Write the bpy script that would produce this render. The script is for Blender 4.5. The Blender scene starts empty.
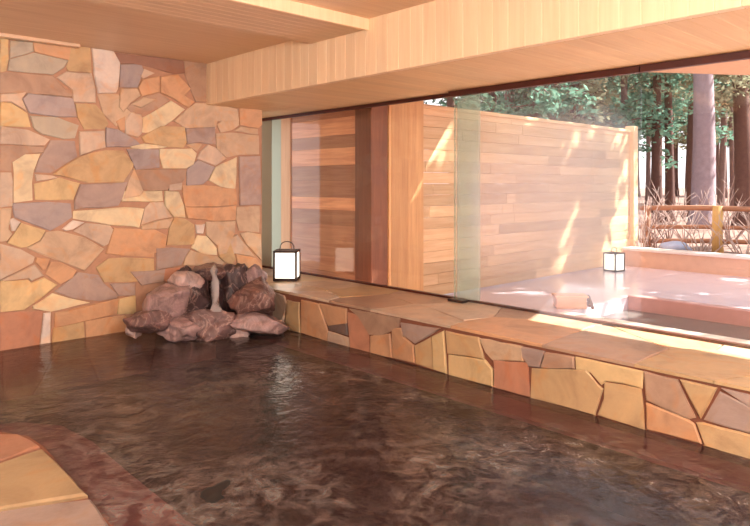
import bpy, bmesh, math, random
from mathutils import Vector, Matrix, noise
random.seed(11)
S = bpy.context.scene
COL = S.collection

# ------------------------------------------------------------------ camera frame
F2 = Vector((.6813, .7320)); R2 = Vector((.7320, -.6813))
FOC, CX, HY, EYE = 650.0, 375.0, 185.0, 1.45
def ray(x, y):
    u = (x-CX)/FOC; v = (HY-y)/FOC
    d = F2 + u*R2
    return d.x, d.y, v
def on_z(x, y, z):
    a, b, v = ray(x, y); t = (z-EYE)/v
    return Vector((a*t, b*t, z))
def on_X(x, y, X):
    a, b, v = ray(x, y); t = X/a
    return Vector((X, b*t, EYE+v*t))
def on_Y(x, y, Y):
    a, b, v = ray(x, y); t = Y/b
    return Vector((a*t, Y, EYE+v*t))
def at(x, y, t):
    a, b, v = ray(x, y)
    return Vector((a*t, b*t, EYE+v*t))

YW, XWALLEND = 6.43, 4.186
XS, XG = 3.81, 4.71           # sill front, glass
ZS = .378                     # sill top
ZSOF, ZCEIL, XF = 2.32, 2.765, 3.47
ZD = -.10                     # outside deck

# ------------------------------------------------------------------ materials
def lin(c):
    return tuple(((v/255)/12.92 if v/255 <= .04045 else (((v/255)+.055)/1.055)**2.4) for v in c)
MATS = {}
def newmat(name):
    m = bpy.data.materials.new(name); m.use_nodes = True
    nt = m.node_tree; nt.nodes.clear()
    out = nt.nodes.new('ShaderNodeOutputMaterial')
    return m, nt, out
def N(nt, t, **kw):
    n = nt.nodes.new(t)
    for k, v in kw.items():
        if k in n.inputs: n.inputs[k].default_value = v
        else: setattr(n, k, v)
    return n
def L(nt, a, b): nt.links.new(a, b)
def mathn(nt, op, a, b=None):
    n = nt.nodes.new('ShaderNodeMath'); n.operation = op
    for i, v in enumerate((a, b)):
        if v is None: continue
        if hasattr(v, 'is_linked'): L(nt, v, n.inputs[i])
        else: n.inputs[i].default_value = v
    return n.outputs[0]
def mixc(nt, fac, a, b, mode='MIX'):
    n = nt.nodes.new('ShaderNodeMix'); n.data_type = 'RGBA'; n.blend_type = mode
    for sock, v in ((n.inputs[0], fac), (n.inputs[6], a), (n.inputs[7], b)):
        if hasattr(v, 'is_linked'): L(nt, v, sock)
        elif isinstance(v, (int, float)): sock.default_value = v
        else: sock.default_value = (*v, 1) if len(v) == 3 else v
    return n.outputs[2]
def coords(nt, scale=(1,1,1)):
    tc = N(nt, 'ShaderNodeTexCoord'); mp = N(nt, 'ShaderNodeMapping')
    mp.inputs['Scale'].default_value = scale
    L(nt, tc.outputs['Object'], mp.inputs['Vector'])
    return mp.outputs['Vector']
def noisetex(nt, vec, scale, detail=4, rough=.55, dist=0):
    n = N(nt, 'ShaderNodeTexNoise', Scale=scale, Detail=detail, Roughness=rough, Distortion=dist)
    L(nt, vec, n.inputs['Vector'])
    return n.outputs['Fac']
def ramp(nt, fac, stops):
    n = N(nt, 'ShaderNodeValToRGB'); e = n.color_ramp.elements
    while len(e) < len(stops): e.new(.5)
    for i, (p, c) in enumerate(stops):
        e[i].position = p; e[i].color = (*c, 1) if not isinstance(c, (int, float)) else (c, c, c, 1)
    L(nt, fac, n.inputs[0]); return n.outputs[0]
def bump(nt, h, strength=.3, dist=.01):
    b = N(nt, 'ShaderNodeBump', Strength=strength, Distance=dist); L(nt, h, b.inputs['Height'])
    return b.outputs['Normal']

def plain(name, col, rough=.6, metal=0, spec=.4, var=.15, vs=6.0, bumpy=.15):
    m, nt, out = newmat(name)
    p = N(nt, 'ShaderNodeBsdfPrincipled', Roughness=rough, Metallic=metal)
    p.inputs['Specular IOR Level'].default_value = spec
    v = coords(nt); n = noisetex(nt, v, vs)
    c = lin(col)
    L(nt, mixc(nt, n, tuple(x*(1-var) for x in c), tuple(min(1, x*(1+var)) for x in c)), p.inputs['Base Color'])
    if bumpy: L(nt, bump(nt, noisetex(nt, v, vs*8), bumpy, .005), p.inputs['Normal'])
    L(nt, p.outputs[0], out.inputs[0]); MATS[name] = m; return m

def wood(name, a, b, axis, rough=.5, spec=.4, gscale=1.0, attr=True):
    """long grain along axis; per-board tone comes from the 'tone' attribute"""
    m, nt, out = newmat(name)
    p = N(nt, 'ShaderNodeBsdfPrincipled', Roughness=rough)
    p.inputs['Specular IOR Level'].default_value = spec
    sc = [14*gscale]*3; sc[axis] = .9*gscale
    v = coords(nt, tuple(sc))
    if attr:
        at_ = N(nt, 'ShaderNodeAttribute', attribute_name='tone')
        add = N(nt, 'ShaderNodeVectorMath', operation='MULTIPLY_ADD')
        L(nt, at_.outputs['Vector'], add.inputs[0]); add.inputs[1].default_value = (37, 23, 51); L(nt, v, add.inputs[2])
        v = add.outputs[0]
    n1 = noisetex(nt, v, 1.3, 6, .6, .6)
    sc2 = [60*gscale]*3; sc2[axis] = 2*gscale
    n2 = noisetex(nt, coords(nt, tuple(sc2)), 1.0, 3)
    f = mathn(nt, 'MULTIPLY_ADD', n1, .75); nt.nodes[-1].inputs[2].default_value = 0
    f = mathn(nt, 'ADD', f, mathn(nt, 'MULTIPLY', n2, .25))
    c = ramp(nt, f, [(.3, lin(a)), (.68, lin(b))])
    if attr:
        tv = mathn(nt, 'MULTIPLY_ADD', at_.outputs['Fac'], .5); nt.nodes[-1].inputs[2].default_value = .75
        c = mixc(nt, 1.0, c, tv, 'MULTIPLY')
    L(nt, c, p.inputs['Base Color'])
    L(nt, bump(nt, n2, .08, .003), p.inputs['Normal'])
    L(nt, p.outputs[0], out.inputs[0]); MATS[name] = m; return m

def stone_mat(name, rough=.55, spec=.4, bs=.5):
    m, nt, out = newmat(name)
    p = N(nt, 'ShaderNodeBsdfPrincipled', Roughness=rough)
    p.inputs['Specular IOR Level'].default_value = spec
    a = N(nt, 'ShaderNodeAttribute', attribute_name='stone_colour')
    v = coords(nt)
    n1 = noisetex(nt, v, 3.2, 5, .6, .8); n2 = noisetex(nt, v, 22, 4, .6); n3 = noisetex(nt, v, 4.4, 3, .5, 1.5)
    k = ramp(nt, n1, [(.3, (.74, .70, .70)), (.5, (1, 1, 1)), (.72, (1.18, 1.14, 1.08))])
    c = mixc(nt, 1.0, a.outputs['Color'], k, 'MULTIPLY')
    stain = ramp(nt, n3, [(.52, 0), (.68, .55)])
    c = mixc(nt, stain, c, mixc(nt, 1.0, a.outputs['Color'], (1.08, .80, .55), 'MULTIPLY'))
    c = mixc(nt, mathn(nt, 'MULTIPLY', n2, .25), c, (.25, .16, .11))
    L(nt, c, p.inputs['Base Color'])
    h = mathn(nt, 'ADD', mathn(nt, 'MULTIPLY', n1, .7), mathn(nt, 'MULTIPLY', n2, .35))
    L(nt, bump(nt, h, bs, .02), p.inputs['Normal'])
    L(nt, p.outputs[0], out.inputs[0]); MATS[name] = m; return m

def schlick(nt, f0, normal=None, power=5.0):
    lw = N(nt, 'ShaderNodeLayerWeight')
    if normal: L(nt, normal, lw.inputs['Normal'])
    p = mathn(nt, 'POWER', lw.outputs['Facing'], power)
    m = mathn(nt, 'MULTIPLY', p, 1-f0)
    return mathn(nt, 'ADD', m, f0)

def glass(name, tint, f0=.035):
    m, nt, out = newmat(name)
    t = N(nt, 'ShaderNodeBsdfTransparent'); t.inputs[0].default_value = (*tint, 1)
    g = N(nt, 'ShaderNodeBsdfGlossy'); g.inputs['Roughness'].default_value = 0.0
    mx = N(nt, 'ShaderNodeMixShader')
    L(nt, schlick(nt, f0), mx.inputs[0]); L(nt, t.outputs[0], mx.inputs[1]); L(nt, g.outputs[0], mx.inputs[2])
    L(nt, mx.outputs[0], out.inputs[0]); MATS[name] = m; return m

def water(name, tint, murk, murk_fac, scale, amp, foam=None, grough=.06, f0=.02):
    m, nt, out = newmat(name)
    v = coords(nt)
    n1 = noisetex(nt, v, 2.2*scale, 4, .6, 1.2); n2 = noisetex(nt, v, 7*scale, 4, .6, 1.0)
    h = mathn(nt, 'ADD', mathn(nt, 'MULTIPLY', n1, .6), mathn(nt, 'MULTIPLY', n2, .4))
    nrm = bump(nt, h, amp, .06)
    t = N(nt, 'ShaderNodeBsdfTransparent'); t.inputs[0].default_value = (*tint, 1)
    d = N(nt, 'ShaderNodeBsdfDiffuse'); L(nt, nrm, d.inputs['Normal'])
    if foam:
        a = noisetex(nt, v, 1.1, 4, .6, .6)
        b = noisetex(nt, v, 7.5, 8, .78, .9)
        msk = mathn(nt, 'MULTIPLY', ramp(nt, a, [(.38, .12), (.62, 1.0)]), ramp(nt, b, [(.44, 0), (.74, 1.0)]))
        L(nt, mixc(nt, msk, murk, foam), d.inputs[0])
    else: d.inputs[0].default_value = (*murk, 1)
    g = N(nt, 'ShaderNodeBsdfGlossy'); g.inputs['Roughness'].default_value = grough; L(nt, nrm, g.inputs['Normal'])
    m1 = N(nt, 'ShaderNodeMixShader'); m1.inputs[0].default_value = murk_fac
    L(nt, t.outputs[0], m1.inputs[1]); L(nt, d.outputs[0], m1.inputs[2])
    m2 = N(nt, 'ShaderNodeMixShader'); L(nt, schlick(nt, f0, nrm), m2.inputs[0])
    L(nt, m1.outputs[0], m2.inputs[1]); L(nt, g.outputs[0], m2.inputs[2])
    L(nt, m2.outputs[0], out.inputs[0]); MATS[name] = m; return m

def emit(name, col, s):
    m, nt, out = newmat(name)
    e = N(nt, 'ShaderNodeEmission', Strength=s); e.inputs[0].default_value = (*col, 1)
    d = N(nt, 'ShaderNodeBsdfDiffuse'); d.inputs[0].default_value = (.8, .78, .74, 1)
    a = N(nt, 'ShaderNodeAddShader'); L(nt, e.outputs[0], a.inputs[0]); L(nt, d.outputs[0], a.inputs[1])
    L(nt, a.outputs[0], out.inputs[0]); MATS[name] = m; return m

stone_mat('wall_stone', .6, .35, .45)
stone_mat('sill_stone', .38, .45, .35)
stone_mat('deck_stone', .4, .4, .35)
plain('grout', (190, 148, 122), .85, var=.2, vs=20)
plain('sill_grout', (124, 78, 60), .85, var=.2, vs=20)
wood('cedar_board', (232, 200, 162), (243, 218, 184), 2, .5)
wood('cedar_soffit', (222, 182, 130), (236, 203, 154), 0, .45)
wood('ceiling_board', (222, 188, 156), (238, 208, 178), 0, .5)
wood('fence_board', (212, 166, 120), (238, 204, 160), 0, .55)
wood('panel_board', (184, 112, 76), (228, 166, 118), 1, .5)
wood('stile_wood', (206, 150, 108), (226, 176, 134), 2, .5)
wood('dark_post', (112, 66, 44), (142, 90, 62), 2, .5)
wood('pale_post', (190, 140, 92), (214, 168, 116), 2, .5)
wood('orange_post', (226, 168, 96), (244, 196, 126), 2, .6)
wood('log_rail', (168, 110, 84), (196, 140, 108), 1, .7)
wood('box_wood', (204, 144, 104), (226, 174, 134), 0, .5)
plain('rail_brown', (74, 30, 22), .45, var=.2)
plain('lantern_black', (52, 34, 28), .45, var=.2, vs=30)
emit('lantern_paper', (1.0, .90, .76), 1.5)
glass('pane_glass', (.97, .985, .975))
plain('guide_metal', (78, 62, 62), .35, metal=.6)
plain('plaster_grey', (176, 180, 160), .8, var=.08)
plain('pool_floor', (56, 40, 38), .7, var=.4, vs=2.5, bumpy=.3)
plain('pool_bench', (190, 136, 142), .6, var=.2, vs=5)
plain('outdoor_deck', (226, 204, 212), .2, spec=.5, var=.1, vs=4, bumpy=.05)
plain('bath_lining', (120, 116, 112), .6)
plain('kerb_pink', (200, 150, 142), .35, var=.12, vs=10)
plain('kerb_white', (228, 214, 200), .35, var=.06)
plain('garden_wall_pink', (216, 172, 148), .6, var=.12, vs=8)
plain('wall_brown', (150, 108, 80), .7)
plain('coping', (232, 214, 206), .6, var=.1)
plain('forest_floor', (136, 108, 98), .95, var=.45, vs=3, bumpy=.6)
plain('bark_pale', (150, 132, 140), .9, var=.25, vs=8, bumpy=.8)
plain('bark_brown', (92, 64, 58), .9, var=.3, vs=9, bumpy=.8)
plain('bark_grey', (112, 88, 84), .9, var=.3, vs=9, bumpy=.8)
plain('twig', (188, 164, 156), .9, var=.2, vs=8)
plain('twig_brown', (138, 112, 106), .9, var=.2, vs=8)
def leaf(name, col):
    m, nt, out = newmat(name)
    d = N(nt, 'ShaderNodeBsdfDiffuse'); t = N(nt, 'ShaderNodeBsdfTranslucent')
    c = lin(col); n = noisetex(nt, coords(nt), 1.6, 4)
    cc = ramp(nt, n, [(.3, tuple(x*.5 for x in c)), (.7, tuple(min(1, x*1.5) for x in c))])
    L(nt, cc, d.inputs[0]); L(nt, cc, t.inputs[0])
    mx = N(nt, 'ShaderNodeMixShader'); mx.inputs[0].default_value = .35
    L(nt, d.outputs[0], mx.inputs[1]); L(nt, t.outputs[0], mx.inputs[2]); L(nt, mx.outputs[0], out.inputs[0]); MATS[name] = m
leaf('leaf_teal', (116, 152, 134)); leaf('leaf_olive', (146, 146, 122)); leaf('leaf_dark', (92, 116, 98))
plain('shape_black', (34, 28, 26), .7)
plain('rock_blue', (176, 184, 212), .7)
for nm, c in dict(rock_dark=(76, 58, 60), rock_mauve=(158, 132, 132), rock_red=(118, 86, 80), rock_pale=(190, 166, 162), rock_brown=(116, 88, 86)).items():
    m, nt, out = newmat(nm)
    p = N(nt, 'ShaderNodeBsdfPrincipled', Roughness=.42)
    v = coords(nt); n1 = noisetex(nt, v, 5, 6, .65, 1.0); n2 = noisetex(nt, v, 4.5, 5, .6, 1.2); b = lin(c)
    cc = ramp(nt, n1, [(.3, tuple(x*.5 for x in b)), (.5, b), (.7, tuple(min(1, x*1.5) for x in b))])
    cc = mixc(nt, ramp(nt, n2, [(.475, 0), (.5, .45), (.525, 0)]), cc, lin((206, 176, 166)))
    L(nt, cc, p.inputs['Base Color']); L(nt, bump(nt, mathn(nt, 'ADD', n1, n2), .7, .03), p.inputs['Normal'])
    L(nt, p.outputs[0], out.inputs[0]); MATS[nm] = m
water('bath_water', lin((176, 142, 140)), lin((72, 57, 58)), .31, 1.3, .22, foam=lin((226, 212, 204)), grough=.05)
water('outdoor_water', lin((190, 190, 180)), lin((150, 144, 138)), .5, 1.0, .12, grough=.05)
water('spring_stream', (.9, .9, .9), (.75, .68, .68), .55, 4, .6, grough=.1)

# ------------------------------------------------------------------ object helpers
def link(name, me, mat=None, parent=None):
    o = bpy.data.objects.new(name, me); COL.objects.link(o)
    if mat:
        for mm in (mat if isinstance(mat, (list, tuple)) else [mat]): me.materials.append(MATS[mm])
    if parent: o.parent = parent
    return o
def frombm(name, bm, mat, parent=None, smooth=False, origin=None):
    if origin is not None:
        bmesh.ops.translate(bm, verts=bm.verts, vec=-Vector(origin))
    me = bpy.data.meshes.new(name); bm.to_mesh(me); bm.free()
    if smooth:
        for f in me.polygons: f.use_smooth = True
    o = link(name, me, mat, parent)
    if origin is not None: o.location = origin
    return o
def tag(o, label=None, cat=None, group=None, kind=None):
    for k, v in (('label', label), ('category', cat), ('group', group), ('kind', kind)):
        if v: o[k] = v
    return o
def struct(o, label=None, cat=None): return tag(o, label, cat, kind='structure')
def empty(name, loc, rz=0):
    o = bpy.data.objects.new(name, None); COL.objects.link(o); o.empty_display_size = .1
    o.location = loc; o.rotation_euler = (0, 0, rz); return o
def box(bm, lo, hi, bev=0, tone=None):
    lo = Vector(lo); hi = Vector(hi)
    r = bmesh.ops.create_cube(bm, size=1)
    vs = r['verts']
    for v in vs:
        v.co = Vector([(lo[i]+hi[i])/2 + v.co[i]*(hi[i]-lo[i]) for i in range(3)])
    fs = list({f for v in vs for f in v.link_faces})
    if bev:
        es = list({e for v in vs for e in v.link_edges})
        rr = bmesh.ops.bevel(bm, geom=es, offset=bev, segments=1, affect='EDGES')
        fs = list({f for f in rr['faces']} | {f for v in rr['verts'] for f in v.link_faces})
    if tone is not None:
        lay = bm.loops.layers.float_color.get('tone') or bm.loops.layers.float_color.new('tone')
        for f in fs:
            for l in f.loops: l[lay] = (tone, tone, tone, 1)
def boxobj(name, lo, hi, mat, parent=None, bev=0, origin=None, tone=None):
    bm = bmesh.new(); box(bm, lo, hi, bev, tone); return frombm(name, bm, mat, parent, origin=origin)
def boards(bm, lo, hi, along, width, bev=.004, jitter=.5, base=.5):
    """boards side by side over axis `along` filling the box lo-hi"""
    a, b = lo[along], hi[along]; n = max(1, round((b-a)/width)); w = (b-a)/n
    for i in range(n):
        l = list(lo); h = list(hi); l[along] = a+i*w; h[along] = a+(i+1)*w
        box(bm, l, h, bev, base+jitter*(random.random()-.5))
def tube(bm, pts, radii, seg=8, cap=True):
    rings = []
    n = len(pts)
    for i, p in enumerate(pts):
        p = Vector(p)
        d = (Vector(pts[min(i+1, n-1)]) - Vector(pts[max(i-1, 0)])).normalized()
        a = d.cross(Vector((0, 0, 1)) if abs(d.z) < .9 else Vector((1, 0, 0))).normalized(); b = d.cross(a)
        rings.append([bm.verts.new(p + radii[i]*(math.cos(k*2*math.pi/seg)*a + math.sin(k*2*math.pi/seg)*b)) for k in range(seg)])
    for r0, r1 in zip(rings, rings[1:]):
        for k in range(seg): bm.faces.new((r0[k], r0[(k+1) % seg], r1[(k+1) % seg], r1[k]))
    if cap:
        bm.faces.new(rings[0][::-1]); bm.faces.new(rings[-1])

# ------------------------------------------------------------------ flagstones
PAL = dict(O=(206, 158, 98), Y=(222, 178, 112), P=(228, 196, 150), T=(208, 164, 126), B=(182, 134, 104), R=(198, 118, 78),
           G=(212, 146, 92), M=(176, 140, 130), L=(168, 142, 142), K=(208, 170, 144), W=(228, 200, 188), E=(186, 164, 142), D=(110, 80, 76),
           X=(150, 92, 68))  # X: reddish brown with the shade under the ceiling in its colour
def poly_area(p): return .5*sum(p[i][0]*p[(i+1) % len(p)][1]-p[(i+1) % len(p)][0]*p[i][1] for i in range(len(p)))
def inset(p, d):
    """move every edge of a counter-clockwise outline inwards by d"""
    n = len(p); out = []
    for i in range(n):
        a, b, c = Vector(p[i-1]), Vector(p[i]), Vector(p[(i+1) % n])
        e1 = (b-a); e2 = (c-b)
        if e1.length < 1e-6 or e2.length < 1e-6: out.append(b.copy()); continue
        e1.normalize(); e2.normalize()
        n1 = Vector((-e1.y, e1.x)); n2 = Vector((-e2.y, e2.x)); m = n1+n2
        if m.length < .2: out.append(b+n1*d); continue
        m.normalize(); k = min(2.0, 1/max(.3, m.dot(n1)))
        out.append(b+m*d*k)
    return out
def rough_outline(p, step, amp, seed):
    out = []
    n = len(p)
    for i in range(n):
        a, b = Vector(p[i]), Vector(p[(i+1) % n]); k = max(1, int((b-a).length/step))
        for j in range(k):
            q = a.lerp(b, j/k)
            w = noise.noise_vector(Vector((q.x*9, q.y*9, seed)))
            q = q + Vector((w.x, w.y))*amp
            out.append(q)
    return out
def stone(bm, p, to3, colour, depth, gap=.007, bev=.012, seed=0.0, amp=.008):
    p = [Vector(q) for q in p]
    if poly_area(p) < 0: p = p[::-1]
    p = rough_outline(p, .09, amp, seed)
    p0 = inset(p, gap); p1 = inset(p, gap+bev)
    lay = bm.loops.layers.float_color.get('stone_colour') or bm.loops.layers.float_color.new('stone_colour')
    r0 = [bm.verts.new(to3(q, -.01)) for q in p0]
    r1 = [bm.verts.new(to3(q, depth-bev*.6)) for q in p0]
    r2 = [bm.verts.new(to3(q, depth+.004*math.sin(q.x*7+seed))) for q in p1]
    n = len(p0); fs = []
    for i in range(n):
        j = (i+1) % n
        fs.append(bm.faces.new((r0[i], r0[j], r1[j], r1[i]))); fs.append(bm.faces.new((r1[i], r1[j], r2[j], r2[i])))
    fs.append(bm.faces.new(r2))
    for f in fs:
        for l in f.loops: l[lay] = (*colour, 1)
    bmesh.ops.triangulate(bm, faces=[fs[-1]])
def colour(code, k=1.0, jit=.06):
    c = lin(PAL[code]); g_ = sum(c)/3; c = tuple(.25*g_+.75*v+.025 for v in c); c = (c[0]*.97, c[1]*1.07, c[2]*1.06); s = k*(1+random.uniform(-jit, jit))
    return tuple(v*s for v in c)
def voronoi(lo, hi, step, ax=1.0, ay=1.0):
    nx = max(1, round((hi[0]-lo[0])/(step*ax))); ny = max(1, round((hi[1]-lo[1])/(step*ay))); seeds = []
    for i in range(nx):
        for j in range(ny):
            seeds.append(Vector((lo[0]+(i+.5+random.uniform(-.45, .45))*(hi[0]-lo[0])/nx, lo[1]+(j+.5+random.uniform(-.45, .45))*(hi[1]-lo[1])/ny)))
    cells = []
    for s in seeds:
        poly = [Vector(lo), Vector((hi[0], lo[1])), Vector(hi), Vector((lo[0], hi[1]))]
        for q in seeds:
            if q is s or (q-s).length > 4*step*max(ax, ay): continue
            m = (q+s)/2; d = q-s; new = []
            for i in range(len(poly)):
                a, b = poly[i], poly[(i+1) % len(poly)]; da, db = (a-m).dot(d), (b-m).dot(d)
                if da <= 0: new.append(a)
                if da*db < 0: new.append(a.lerp(b, da/(da-db)))
            poly = new
            if len(poly) < 3: break
        if len(poly) >= 3 and abs(poly_area(poly)) > .002: cells.append(poly)
    return cells

# stones read off the photograph: crop origin, scale, colour code, outline
CR = {1: (0, 25, 5.533), 2: (130, 40, 5.533), 3: (0, 110, 5.533), 4: (130, 110, 5.533), 5: (0, 195, 5.533), 6: (130, 190, 5.533), 7: (0, 265, 5.533),
      11: (255, 270, 5), 12: (385, 290, 5), 13: (515, 310, 4.207), 14: (630, 330, 4.05)}
WALL = [
(1,'Y',"0,60 45,68 42,190 30,255 0,262"),(1,'E',"55,85 178,95 185,150 55,185"),(1,'G',"180,95 392,105 378,195 190,150"),(1,'E',"50,190 190,155 375,200 350,240 290,275 40,255"),
(1,'B',"0,268 40,262 290,282 350,350 395,372 395,402 240,385 150,365 90,360 0,378"),(1,'O',"398,110 495,118 500,190 505,265 375,255 365,235"),
(1,'W',"503,130 625,145 660,210 650,350 640,375 540,378 520,270"),(1,'K',"310,290 365,258 505,270 525,350 530,432 405,427 395,360"),
(1,'L',"150,377 240,390 398,405 422,510 330,512 162,487 125,410"),(1,'K',"0,385 145,370 120,410 145,480 60,430 0,425"),(1,'Y',"0,430 60,432 150,490 165,565 0,560"),
(1,'T',"535,382 650,382 690,450 747,490 700,530 640,560 570,490"),(1,'O',"415,435 530,440 570,490 600,545 575,575 465,578 430,510"),
(2,'L',"-55,135 60,133 75,180 55,215 40,262 -60,262"),(2,'K',"75,160 132,185 70,215 60,205"),(2,'G',"40,265 65,220 160,198 160,290 60,312"),
(2,'T',"-55,268 38,268 55,312 0,350 -40,400 -65,370"),(2,'B',"-30,375 60,318 160,297 215,330 160,375 70,402 0,400"),(2,'G',"168,205 260,190 330,270 300,310 350,345 320,375 235,325 165,290"),
(2,'X',"-95,72 290,112 300,185 240,190 150,162 60,135 -60,133"),(2,'B',"295,112 470,135 470,350 360,340 330,270 300,190"),
(2,'P',"160,380 225,335 300,385 230,450 130,515 60,510 70,430"),(2,'T',"312,385 360,350 480,352 590,385 600,450 480,450 470,490 310,490 240,450"),
(4,'K',"0,15 60,25 70,60 60,130 40,150 -30,130 -30,60"),(3,'L',"585,95 650,110 747,165 770,190 700,207 585,207"),(3,'G',"640,65 690,35 690,110 660,110"),
(4,'P',"75,185 200,205 180,212 60,218 0,212 0,200"),(4,'O',"90,130 170,90 300,95 310,180 290,205 210,205 80,180 60,150"),(4,'M',"305,100 465,95 470,190 430,190 380,180 310,190"),
(4,'T',"480,80 510,55 600,50 600,85 560,115 500,125"),(4,'T',"570,115 610,90 705,105 705,135"),(4,'G',"605,-15 725,-10 725,80 705,102 605,80"),
(4,'T',"475,130 560,125 710,140 712,245 600,250 530,262 478,215"),(4,'T',"312,197 345,182 395,190 370,228"),(4,'K',"385,230 430,192 470,210 530,268 470,310 370,270"),
(4,'P',"160,217 340,212 365,240 350,300 310,322 180,322 160,260"),(4,'L',"-20,217 155,219 160,318 30,330 0,260"),(4,'B',"0,332 200,327 312,330 300,380 285,403 200,408 200,445 0,442 -40,400"),
(4,'L',"312,330 370,275 465,315 430,390 400,412 310,418"),(4,'P',"435,390 470,315 588,260 580,437 520,435"),(4,'M',"600,257 715,254 722,525 605,525"),
(4,'K',"210,412 285,405 282,442 210,447"),(6,'G',"285,-25 400,-30 582,-5 590,80 480,95 300,90"),(6,'G',"302,93 480,98 585,85 580,165 480,170 312,158"),
(6,'P',"190,8 265,8 295,90 300,155 240,148 190,90"),(6,'P',"-55,5 175,5 180,62 80,68 -45,62"),(5,'P',"402,90 560,78 690,68 795,75 770,180 610,167 402,130"),
(6,'K',"80,100 110,70 182,70 190,100 235,150 140,165 60,192"),(6,'T',"145,170 235,155 220,200 205,215 60,217 60,196"),(6,'O',"240,155 300,160 350,190 355,300 200,307 215,212"),
(6,'W',"360,192 412,185 402,242 365,242"),(6,'P',"335,320 370,250 420,255 475,320 478,360 400,355"),(6,'T',"418,178 578,170 575,240 522,265 530,350 485,360 480,310 420,250"),
(6,'T',"590,92 715,90 712,235 600,225 585,160"),(6,'T',"605,240 650,232 720,245 722,390 640,300"),(6,'K',"548,265 590,245 690,370 560,350"),(6,'G',"582,352 690,377 725,420 725,490 590,440"),
(6,'O',"527,272 545,272 580,380 560,410 520,400 484,365 530,352"),(5,'G',"627,182 850,192 920,222 908,312 850,322 848,345 582,325 602,270"),(5,'O',"527,400 600,352 690,347 850,352 850,470 720,482 577,480"),
(6,'M',"142,322 230,317 330,327 300,370 280,412 190,432 142,442"),(6,'T',"302,372 330,332 400,360 480,367 520,402 480,422 292,415"),
(3,'K',"0,90 150,110 270,165 245,197 150,197 0,187"),(3,'B',"0,197 245,202 240,237 62,240 60,340 0,335"),(3,'E',"165,32 310,42 430,85 410,157 350,162 230,132 185,100"),
(3,'M',"280,167 410,172 425,260 340,310 275,347 190,345 215,270 260,202"),(3,'K',"435,120 575,117 580,207 440,252"),(3,'O',"290,355 350,310 440,260 580,220 680,225 740,300 700,400 480,402"),
(3,'K',"190,352 290,365 315,377 200,397"),(3,'Y',"190,407 330,377 440,407 402,500 190,497"),(3,'P',"65,247 220,242 185,340 175,400 180,500 75,510 75,350"),(3,'K',"0,345 60,345 70,400 65,530 0,540"),
(5,'L',"65,47 260,37 390,47 397,125 335,165 275,198 75,122"),(3,'M',"442,412 700,402 670,490 650,530 410,550 410,500"),(3,'T',"705,395 740,320 790,450 770,475 680,492"),
(5,'T',"0,75 60,72 55,130 45,190 65,215 35,255 0,257"),(5,'W',"50,137 75,127 112,147 82,197 65,197"),(5,'Y',"40,262 80,205 115,152 247,197 220,250 150,287 115,292"),
(5,'W',"340,187 400,140 462,150 400,192 360,197"),(5,'K',"402,197 472,155 600,167 622,190 597,270 570,282 472,227"),(5,'T',"145,292 220,255 252,207 320,197 470,237 570,297 540,340 465,417 360,377 220,327"),
(5,'K',"0,270 120,302 190,342 180,375 90,420 0,467"),(5,'K',"0,475 100,425 190,385 240,442 170,477 155,462"),(5,'G',"200,347 272,352 250,412 235,415 195,372"),
(5,'G',"250,437 277,367 330,367 420,417 400,460 330,492"),(7,'Y',"0,92 150,80 170,97 240,70 315,110 230,177 130,247 0,257"),(7,'M',"300,147 390,72 430,42 540,55 570,100 650,162 640,182 540,197 400,182"),
(7,'P',"180,227 290,157 370,182 490,207 280,257 180,242"),(7,'G',"300,267 652,187 642,270 300,347"),(7,'O',"295,347 460,312 465,397 285,440"),(7,'G',"470,312 690,277 705,300 712,372 475,410"),
(7,'Y',"655,187 747,170 747,270 650,270"),(7,'R',"0,262 230,257 215,445 0,480"),(7,'W',"238,267 277,260 277,440 220,445"),(7,'M',"605,102 747,98 747,165 655,172"),
(6,'R',"180,440 290,425 240,525 180,500"),(6,'M',"142,445 190,437 178,510 60,525 0,450"),(4,'T',"0,-30 60,-10 140,-60 70,-70"),
]
FRONT = [
(11,'K',"-60,65 150,127 160,165 150,230 140,295 60,250 -100,180"),(11,'O',"165,150 225,163 228,312 155,295"),(11,'G',"235,150 320,167 345,230 365,300 365,357 235,312"),(11,'G',"325,167 460,192 460,265 370,277 347,220"),
(11,'D',"370,282 460,267 468,327 380,302"),(11,'K',"370,304 470,337 475,387 368,355"),(11,'R',"468,212 545,235 570,320 575,410 478,388"),(11,'B',"475,192 727,242 720,290 640,330 575,320 552,240"),
(11,'G',"582,330 680,318 690,440 582,412"),(12,'G',"40,188 85,190 92,230 150,277 155,365 40,335"),(12,'M',"82,165 280,193 152,267 98,225"),(12,'O',"155,277 235,237 245,395 160,370"),(12,'Y',"242,232 298,202 312,415 250,396"),
(12,'O',"308,207 470,237 500,342 318,317"),(12,'Y',"322,322 505,347 545,400 540,480 325,422"),(12,'T',"475,242 692,282 697,357 540,347 505,310"),(12,'R',"547,352 715,364 727,530 548,486 552,400"),
(13,'M',"30,155 125,175 105,240 60,235 35,200"),(13,'B',"130,178 252,197 254,247 110,242"),(13,'O',"73,245 300,252 345,312 370,332 340,440 70,368"),(13,'Y',"260,197 542,257 537,327 385,297 365,312 320,262 262,247"),
(13,'O',"380,302 535,332 550,500 352,440 377,370"),(14,'B',"60,170 195,202 265,352 240,357 70,282"),(14,'G',"68,290 240,364 265,382 290,458 70,400"),(14,'O',"208,203 352,237 290,357"),
(14,'M',"303,362 365,247 486,312 520,330 520,425"),(14,'M',"372,237 520,268 520,318 486,307"),(14,'O',"273,377 300,377 520,432 520,540 303,466"),
]
def px_poly(e):
    ox, oy, s = CR[e[0]]
    return [(ox+float(a)/s, oy+float(b)/s) for a, b in (q.split(',') for q in e[2].split())]

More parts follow.
